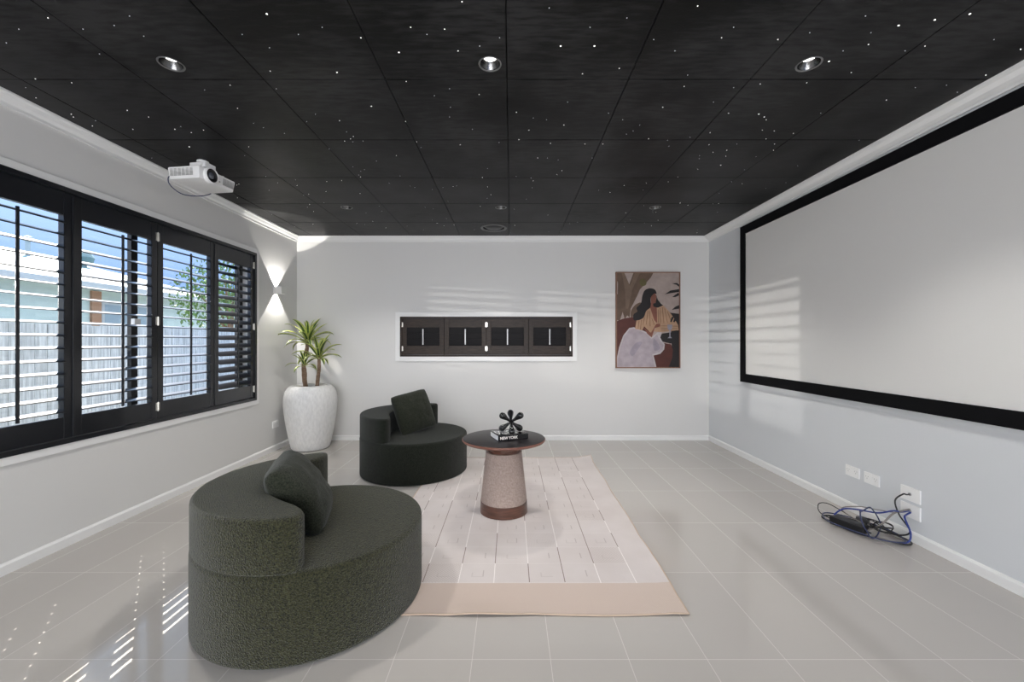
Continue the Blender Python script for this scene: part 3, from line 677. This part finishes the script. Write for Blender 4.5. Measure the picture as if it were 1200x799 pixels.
# fibre optic stars, each a fibre tip set into the boards
def star_mesh(r, m, nm):
    b = BM(); lathe(b, [(r*.9, .001), (r, -.0006), (r*.6, -.0018), (r*.1, -.0022)], 8); me = bpy.data.meshes.new(nm); b.to_mesh(me); b.free(); me.materials.append(m); return me
SM = {1: star_mesh(.0019, STAR2, 'star_small'), 2: star_mesh(.0022, STAR, 'star_middle'), 3: star_mesh(.0036, STAR, 'star_big')}
SL = {1: ('tiny dim fibre optic star point in the black ceiling', 'dim star points in the ceiling'), 2: ('small bright fibre optic star point in the black ceiling', 'small bright star points in the ceiling'), 3: ('large brightest fibre optic star point in the black ceiling', 'brightest star points in the ceiling')}
for x, y, k in [(-0.98,1.66,3),(-0.19,1.6,2),(-1.54,1.67,1),(-1.65,1.72,1),(-1.88,1.68,2),(-2.07,1.74,1),(-2.22,1.82,1),(-1.58,1.78,1),(-1.8,1.74,1),(-1.08,1.85,1),(-1.17,2.01,2),(-0.85,2.02,3),(-0.51,1.88,3),(-0.42,1.73,2),(-0.36,1.77,1),(-0.28,1.74,2),(-0.24,1.87,2),(-0.65,1.79,2),(-1.15,1.77,1),(-0.91,1.77,1),(-0.79,1.73,1),(-0.78,2.31,3),(-1.44,2.12,2),(-1.22,2.15,1),(-1.6,2.16,1),(-1.54,2.33,2),(-2.18,2.35,2),(-2.12,2.42,2),(-1.88,1.89,1),(-2.38,2.07,2),(-2.23,2.1,2),(-2.51,2.14,1),(-2.56,2.23,2),(-2.54,2.39,2),(-2.55,2.52,2),(-2.17,2.79,3),(-1.01,2.65,2),(-1.02,2.46,2),(-0.53,2.09,2),(-0.41,2.21,1),(-0.32,2.15,1),(-0.34,2.32,1),(-0.17,2.2,2),(-0.14,1.84,1),(-0.05,1.79,1),(-1.2,3.3,2),(-2.57,2.96,1),(-2.47,2.46,1),(-2.56,2.42,2),(0.73,1.62,2),(0.93,1.73,1),(0.91,1.79,2),(0.47,1.68,1),(0.33,1.73,1),(0.15,1.63,1),(0.22,1.84,3),(0.37,1.84,3),(0.35,2.03,2),(0.52,1.99,2),(0.62,1.8,1),(0.74,1.87,1),(0.87,2.04,1),(0.89,2.13,2),(1.16,1.8,2),(1.27,1.76,1),(1.49,1.94,3),(1.66,2.02,2),(1.43,1.67,1),(1.58,1.83,2),(1.53,1.76,1),(1.61,1.72,3),(1.73,1.69,3),(1.84,1.66,3),(2.29,1.86,2),(2.1,1.8,1),(1.84,1.84,2),(1.78,1.87,1),(1.5,1.87,1),(2.34,2.04,2),(2.04,2.25,2),(2.35,2.18,1),(2.23,2.12,1),(2.09,2.14,1),(1.5,2.1,2),(1.27,2.11,2),(1.15,2.14,1),(0.56,2.38,1),(0.66,2.45,1),(0.85,2.32,2),(1.43,2.39,3),(1.48,2.42,3),(1.51,2.45,2),(1.56,2.57,2),(1.65,2.68,2),(1.25,2.38,2),(1.11,2.27,1),(1.25,2.6,2),(1.15,2.66,1),(0.89,2.68,2),(0.73,2.62,1),(0.61,2.75,2),(0.49,2.75,2),(0.78,2.51,1),(0.26,2.74,2),(0.19,2.96,2),(0.39,3.18,2),(1.48,2.84,2),(1.75,2.75,2),(1.78,2.61,2),(1.4,2.87,2),(1.56,3.08,3),(1.35,2.97,1),(1.6,3.92,3),(1.5,2.75,1),(1.78,2.38,1),(0.03,2.37,2),(0.31,2.27,1),(0.21,2.45,1),(1.64,2.58,2),(1.33,3.3,2),(-0.61,2.8,1),(-0.84,4.04,1),(-1.18,4.7,1),(0.65,4.61,1),(-2.01,2.6,2),(0.59,4.93,1),(2.18,3.54,1),(-1.12,3.16,1),(0.18,3.53,1),(1.33,2.92,1),(1.7,3.98,2),(0.76,3.59,1),(1.42,4.15,1),(0.36,3.25,2),(0.04,4.67,2),(1.29,3.4,2),(1.28,3.99,1),(-1.43,2.61,1),(2.27,2.7,1),(-0.34,2.76,2),(-0.85,4.46,1),(-1.16,3.19,1),(-0.2,3.51,2),(-1.09,2.71,2),(-0.88,3.28,1),(0.16,3.32,1),(2.27,3.42,1),(2.24,4.99,2),(-2.5,3.78,2),(0.76,2.58,1),(0.73,4.55,1),(1.52,2.93,2),(1.8,2.84,2),(-1.8,3.68,2),(-0.82,3.52,1),(-0.85,3.49,1),(1.44,4.21,1),(0.38,4.29,2),(-0.59,3.87,1),(1.78,3.16,1),(1.28,4.45,1),(-1.55,2.49,1),(-1.04,2.72,1),(0.05,2.69,2),(1.84,3.66,1),(-1.13,2.39,1),(-1.03,4.86,1),(1.59,4.69,2),(0.45,4.94,1),(-0.36,2.42,1),(-0.98,3.01,1),(0.34,2.99,1),(2.14,3.09,1),(-1.3,4.16,1),(-1.51,3.39,2),(1.59,4.48,2),(-2.02,2.53,1),(-1.34,3.67,2),(1.29,4.73,1),(-0.81,2.92,2),(2.09,4.19,1),(-0.69,4.42,1),(-1.77,3.91,1),(-0.49,3.5,2),(-0.77,4.09,1),(-1.93,3.42,1),(1.42,3.15,2),(-1.2,3.26,1),(1.32,2.76,2),(-1.8,3.48,2),(1.25,4.54,1),(-1.93,3.96,2),(-1.51,4.52,2),(-1.44,4.77,2),(-2.21,4.62,2),(-1.91,2.57,2),(1.92,3.94,1),(-0.81,4.58,1),(1.02,2.7,1),(0.26,2.96,1),(-0.3,4.01,2),(1.14,3.58,1),(1.06,2.78,1),(-2.27,3.45,2),(1.74,2.94,1),(2.19,4.87,1),(-0.68,3.57,1),(-1.38,3.37,2),(0.13,2.43,1),(-1.75,3.36,1),(-0.63,2.47,2),(-0.58,3.52,1),(0.95,3.48,2),(-2.47,4.72,1),(-2.1,3.59,1),(-0.18,3.7,2),(-1.48,4.22,1),(0.32,2.51,2),(-0.23,3.31,2),(-0.43,4.85,1),(-0.82,4.58,2),(0.18,3.38,2),(-2.3,3.47,2),(-1.52,2.54,1),(-0.62,2.72,2),(1.12,3.43,2),(-1.71,4.59,2),(1.97,3.93,2),(0.11,2.57,2),(0.04,3.29,1),(1.47,4.2,2),(-1.04,2.68,2),(1.81,3.4,1),(1.92,3.44,2),(-2.08,2.56,2),(0.03,4.1,1),(1.17,4.22,2),(-1.22,2.47,1),(-1.86,3.71,1),(-0.22,3.79,1),(-1.88,2.92,1),(-0.24,2.56,1),(-2.34,2.56,2),(-1.95,3.29,1),(-1.99,4.17,2),(0.87,3.64,2),(-1.28,4.01,1),(1.47,4.57,1),(-0.18,3.14,1),(-0.97,2.71,1),(-1.64,4.64,1),(-0.46,3.49,1),(-2.47,4.27,1),(-0.76,4.69,2),(-1.19,3.11,1),(-0.64,4.65,2),(-1.62,3.62,2),(-1.99,4.04,1),(-1.24,2.82,1),(-1.03,2.59,1),(0.14,3.81,1),(0.58,2.96,1),(-0.08,2.73,1),(-1.01,3.43,1),(-1.77,2.79,2)]:
    o = bpy.data.objects.new('star_light', SM[k]); C.objects.link(o); o.location = (x, y, H); tag(o, SL[k][0], 'ceiling star', SL[k][1])

# ---------------------------------------------------------------- projector
pj = thing('projector', 'white projector hanging under the ceiling by the left window wall', 'projector', (-2.25, 3.02, 2.36), math.radians(-8))
pj.rotation_euler = (0, math.radians(0), math.radians(-8))
hx_, hy_ = .125, .155
b = BM(); box(b, -hx_, hx_, -hy_, hy_, 0, .085, .014)
for v in b.verts:
    if v.co.z < .03: v.co.x *= .95; v.co.y *= .95
box(b, -.10, .10, -.13, .13, .084, .094, .004)
lathe(b, [(.058, -.012), (.058, .010), (.052, .016), (.047, .016), (.047, -.012)], 40, M=Matrix.Translation((hx_+.0, -.062, .046)) @ Matrix.Rotation(PI/2, 4, 'Y'), cap=False)
obj('housing', b, WHITEPL, pj, True, 35)
Mx = Matrix.Translation((hx_, -.062, .046)) @ Matrix.Rotation(PI/2, 4, 'Y')
b = BM(); lathe(b, [(.046, -.002), (.046, .012), (.040, .014), (.034, .006), (.026, .004)], 40, M=Mx); ln = obj('lens_ring', b, BLK, pj, True, 40)
b = BM(); lathe(b, [(.026, .004), (.022, .009), (.012, .013), (.002, .014)], 32, M=Mx); obj('lens', b, LENS, ln, True)
b = BM()
for i in range(6):
    for j in range(7):
        box(b, -.105+i*.031, -.105+i*.031+.023, -hy_-.0012, -hy_+.004, .022+j*.0075, .0255+j*.0075)
obj('side_vent', b, GREYPL, pj)
b = BM()
for i in range(9): box(b, hx_-.004, hx_+.0012, .045+i*.011, .050+i*.011, .02, .07)
box(b, hx_-.003, hx_+.002, .012, .018, .028, .036)
obj('front_vent', b, GREYPL, pj)
b = BM(); lathe(b, [(.020, .104), (.020, .168), (.036, .170), (.038, H-2.36-.0)], 24)
for sx_, sy_ in ((1, 1), (1, -1), (-1, 1), (-1, -1)):
    tube(b, [(.0, 0, .108), (.05*sx_, .06*sy_, .106), (.075*sx_, .09*sy_, .098)], .007, 8); lathe(b, [(.012, .093), (.012, .104)], 16, (.075*sx_, .09*sy_, 0))
box(b, -.065, .065, -.045, .045, .122, .160, .008); box(b, -.045, .045, -.06, .06, .130, .150, .006)
obj('ceiling_mount', b, WHITEPL, pj, True, 35)
b = BM(); box(b, -hx_-.014, -hx_+.002, -.11, -.06, .035, .06, .003); obj('plug', b, BLK, pj)
b = BM(); tube(b, spline([(-.139, -.08, .046), (-.175, -.10, .040), (-.185, -.08, -.01), (-.15, -.02, -.055), (-.09, .06, -.045), (-.07, .14, -.0), (-.10, .17, .05)], 8), .0035, 8); obj('power_cord', b, NAVYC, pj, True)

# ---------------------------------------------------------------- wall plates
def plate(name, label, cat, loc, rzz, w_, h_, kind, group=None):
    t = thing(name, label, cat, loc, rzz, group)
    b = BM(); box(b, -w_/2, w_/2, -.009, 0, -h_/2, h_/2, .003); obj('face_plate', b, WHITEPL, t)
    b = BM()
    if kind == 'socket':
        for sx_ in (-.28*w_, .28*w_):
            box(b, sx_-.010, sx_-.0075, -.0098, -.008, .006, .013); box(b, sx_+.0075, sx_+.010, -.0098, -.008, .006, .013); box(b, sx_-.0012, sx_+.0012, -.0098, -.008, -.008, .0)
        obj('socket_slots', b, GREYPL, t)
        b = BM()
        for sx_ in (-.08*w_, .08*w_): box(b, sx_-.005, sx_+.005, -.012, -.008, .012, .024, .001)
        obj('switch', b, WHITEPL, t)
    else:
        lathe(b, [(.010, 0), (.010, .004), (.006, .004)], 16, M=Matrix.Translation((.0, -.008, 0)) @ Matrix.Rotation(PI/2, 4, 'X')); obj('cable_port', b, GREYPL, t)
    return t
W_ = -PI/2    # plate front (-y) turned towards -x
plate('wall_outlet', 'white double wall outlet on the right wall, farther from the camera', 'outlet', (XR, 2.99, .289), W_, .118, .075, 'socket')
plate('wall_outlet', 'white double wall outlet on the right wall, directly above the cable pile', 'outlet', (XR, 2.83, .287), W_, .118, .075, 'socket')
plate('media_plate', 'white wall plate with a black cable plugged in, upper of two', 'wall plate', (XR, 2.555, .285), W_, .125, .085, 'port')
plate('media_plate', 'white wall plate with a bundle of blue cables coming out, lower of two', 'wall plate', (XR, 2.555, .182), W_, .125, .085, 'port')
plate('wall_outlet', 'white wall outlet low on the left wall beside the plant pot', 'outlet', (XL, 4.69, .293), PI/2, .115, .075, 'socket')

# ---------------------------------------------------------------- cable pile
def pile(x, y, z):
    k = min(1, max(0, (XR-.012-x)/.10)); k2 = min(1, max(0, (.15-z)/.10))*k
    return (min(x+.06*k2, XR-.035) if k > .2 else x, y-.045*k*(1 if z < .15 else .5), z*(1+.25*k) if z < .15 else z)
def cable(label, pts, r, m, closed=False, sub=10):
    pts = [pile(*p) for p in pts]; b = BM(); tube(b, spline(pts, sub, closed), r, 8, closed=closed); o = obj('cable', b, m, smooth=True); return tag(o, label, 'cable')
px_, py_ = XR-.012, 2.545
def loop(cx, cy, a_, b_, rot, z, n=12, jit=.0, ph=0, tilt=0):
    out = []
    for k in range(n):
        t_ = 2*PI*k/n+ph; x = a_*math.cos(t_); y = b_*math.sin(t_)
        X = cx+x*math.cos(rot)-y*math.sin(rot)+random.uniform(-jit, jit); Y = cy+x*math.sin(rot)+y*math.cos(rot)+random.uniform(-jit, jit)
        out.append((min(X, XR-.03), Y, max(.006, z+tilt*math.sin(t_)+random.uniform(0, jit*.6))))
    return out
cable('thick black cable lying in one wide oval loop around the power brick', loop(2.235, 2.73, .235, .105, math.radians(118), .008, 14, .008), .005, BLK, True)
cable('navy cable lying in an oval loop beside the thick black loop', loop(2.215, 2.735, .225, .120, math.radians(115), .017, 14, .01), .0042, NAVYC, True)
cable('navy cable coiled in an upright round ring in the middle of the pile', [(2.20+.10*math.cos(t_)*.9, 2.62+.05*math.cos(t_), .085+.080*math.sin(t_)) for t_ in [2*PI*k/14 for k in range(14)]], .004, NAVYC, True)
cable('black cable arching up from the floor pile into the upper wall plate', [(2.26, 2.72, .02), (2.34, 2.62, .02), (2.405, 2.55, .06), (2.40, 2.575, .16), (2.40, 2.60, .235), (2.425, 2.57, .283), (px_-.02, 2.555, .285), (px_+.002, 2.555, .285)], .0045, BLK)
cable('bright blue cable running from the lower wall plate down across the pile', [(px_+.002, 2.56, .182), (px_-.04, 2.575, .172), (2.37, 2.61, .145), (2.31, 2.68, .11), (2.25, 2.76, .10), (2.19, 2.82, .085), (2.13, 2.85, .04), (2.12, 2.78, .03)], .005, BLUEC)
cable('bright blue cable dropping from the lower wall plate to the floor in a short bend', [(px_+.002, 2.55, .175), (px_-.04, 2.545, .165), (2.375, 2.545, .13), (2.345, 2.53, .06), (2.32, 2.53, .018), (2.26, 2.56, .008)], .005, BLUEC)
cable('grey brown cable lying over the blue cables at the lower wall plate', [(px_+.002, 2.555, .192), (px_-.04, 2.57, .18), (2.36, 2.62, .125), (2.28, 2.64, .07), (2.22, 2.67, .03), (2.20, 2.70, .008)], .0055, GREYC)
cable('thin black cable sticking out in a narrow loop at the far end', [(2.24, 2.78, .03), (2.20, 2.88, .06), (2.17, 2.95, .075), (2.125, 2.98, .06), (2.10, 2.93, .025), (2.15, 2.82, .012)], .003, BLK)
cable('thin black cable knotted in tight small coils beside the power brick', [(2.27+.055*math.cos(t_*2.3)+.01*math.sin(t_*5), 2.66+.06*math.sin(t_*2.3)+.02*math.cos(t_), .03+.035*abs(math.sin(t_*1.7))) for t_ in [k*.33 for k in range(36)]], .003, BLK, sub=5)
cable('thin grey cable weaving through the middle of the pile', [(px_+.002, 2.565, .178), (2.40, 2.60, .16), (2.33, 2.70, .12), (2.28, 2.80, .105), (2.20, 2.86, .07), (2.24, 2.72, .03), (2.30, 2.62, .02), (2.33, 2.55, .012)], .003, GREYC)
t = thing('power_adapter', 'black rectangular power brick lying inside the cable loops', 'power adapter', (2.215, 2.715, .004), math.radians(112))
b = BM(); box(b, -.095, .095, -.040, .040, 0, .052, .010); obj('casing', b, BLK, t, True, 40)
b = BM(); lathe(b, [(.007, 0), (.004, .03)], 12, M=Matrix.Translation((-.095, 0, .02)) @ Matrix.Rotation(-PI/2, 4, 'Y')); obj('strain_relief', b, BLK, t, True)
t = thing('plug_pack', 'small grey plug pack sitting against the wall end of the cable pile', 'power adapter', (2.345, 2.76, .02), math.radians(20))
b = BM(); box(b, -.022, .022, -.03, .03, -.016, .035, .005); obj('casing', b, mat('dark_grey_plastic', (.06, .06, .065), .5), t)
b = BM(); box(b, -.008, -.006, -.042, -.028, 0, .006); box(b, .006, .008, -.042, -.028, 0, .006); obj('pins', b, METAL, t)

# ---------------------------------------------------------------- outdoors
b = BM(); box(b, -40, XL-T-.01, -12, 45, -.6, -.25); tag(struct('yard_ground', b, GRND), kind='structure')
fn = thing('timber_fence', 'grey paling fence running along the yard outside the left window', 'fence', (-4.55, 0, -.25))
b = BM(); y = -4.0
while y < 22:
    w_ = .10; h_ = 1.66+random.uniform(-.012, .012); o_ = random.uniform(0, .006); box(b, -.012+o_, .008+o_, y, y+w_, 0, h_); y += w_+.006
obj('palings', b, FENCE, fn)
b = BM(); box(b, -.06, -.013, -4, 22, .3, .38); box(b, -.06, -.013, -4, 22, 1.3, 1.38); obj('rail', b, FENCE, fn)
b = BM()
y = -3.5
while y < 22: box(b, -.16, -.061, y, y+.1, 0, 1.5); y += 2.4
obj('fence_posts', b, FENCE, fn)
hs = thing('neighbouring_house', 'pale green house with a low grey green roof beyond the fence', 'house', (-11.35, 0, -.25))
b = BM(); box(b, -8, 0, -6, 17, 0, 2.95); obj('wall', b, HWALL, hs)
b = BM(); ex = .45
v = [b.verts.new(p) for p in ((ex, -6.5, 3.0), (ex, 17.5, 3.0), (-8.5, 17.5, 3.0), (-8.5, -6.5, 3.0), (-4, -3, 4.25), (-4, 14.5, 4.25), (ex, -6.5, 2.94), (ex, 17.5, 2.94), (-8.5, 17.5, 2.94), (-8.5, -6.5, 2.94))]
for q in ((0, 1, 5, 4), (1, 2, 5), (2, 3, 4, 5), (3, 0, 4), (0, 6, 7, 1), (1, 7, 8, 2), (2, 8, 9, 3), (3, 9, 6, 0), (6, 9, 8, 7)): b.faces.new([v[i] for i in q])
bmesh.ops.recalc_face_normals(b, faces=b.faces); obj('roof', b, HROOF, hs)
b = BM(); box(b, ex, ex+.12, -6.5, 17.5, 2.88, 3.02, .02); obj('gutter', b, HTRIM, hs)
b = BM(); lathe(b, [(.06, 0), (.06, .5), (.11, .5), (.11, .62), (.02, .66)], 16, (-3.6, 12.8, 4.1)); obj('roof_vent', b, HTRIM, hs)
b = BM(); lathe(b, [(.14, 0), (.14, .25), (.30, .27), (.34, .42), (.26, .56), (.06, .62)], 24, (-3.4, 14.2, 3.95)); obj('whirly_vent', b, HROOF, hs, True, 40)
for y in (11.15, 13.1):
    b = BM(); box(b, 0, .06, y, y+.26, .6, 2.86); obj('timber_post', b, HPOST, hs)
b = BM(); box(b, 0, .03, 11.45, 13.05, 1.3, 2.6, .01); p = obj('window', b, HTRIM, hs)
b = BM(); box(b, .03, .035, 11.53, 12.97, 1.38, 2.52); obj('pane', b, mat('house_pane', (.35, .42, .45), .1), p)
b = BM(); box(b, 0, .03, -1.3, .3, 1.3, 2.75, .01); p = obj('window', b, HTRIM, hs)
b = BM(); box(b, .03, .035, -1.22, .22, 1.38, 2.67); obj('pane', b, mat('house_pane', (.35, .42, .45), .1), p)
tr = thing('garden_tree', 'leafy green garden tree standing between the fence and the house', 'tree', (-7.9, 11.6, -.25))
b = BM(); tube(b, [(0, 0, 0), (.05, 0, .8), (0, .05, 1.7), (.1, 0, 2.6)], [.10, .08, .07, .03], 8)
for k in range(5): a_ = k*1.3; tube(b, [(0, 0, 1.4+.1*k), (.5*math.cos(a_), .5*math.sin(a_), 2.1+.15*k), (.9*math.cos(a_), .9*math.sin(a_), 2.5+.15*k)], [.04, .03, .01], 6)
obj('trunk', b, BARK, tr, True)
b = BM()
for k in range(2600):
    d_ = Vector((random.gauss(0, 1), random.gauss(0, 1), random.gauss(0, 1))).normalized()*random.random()**.4
    p = Vector((d_.x*1.25, d_.y*1.5, 2.65+d_.z*1.2)); q = Euler((random.random()*6, random.random()*6, random.random()*6)).to_matrix(); s_ = random.uniform(.04, .075)
    vs = [b.verts.new(p+q @ Vector(c_)) for c_ in ((-s_, 0, 0), (0, -s_*.5, .01), (s_, 0, 0), (0, s_*.5, .01))]; b.faces.new(vs)
obj('foliage', b, TLEAF, tr)
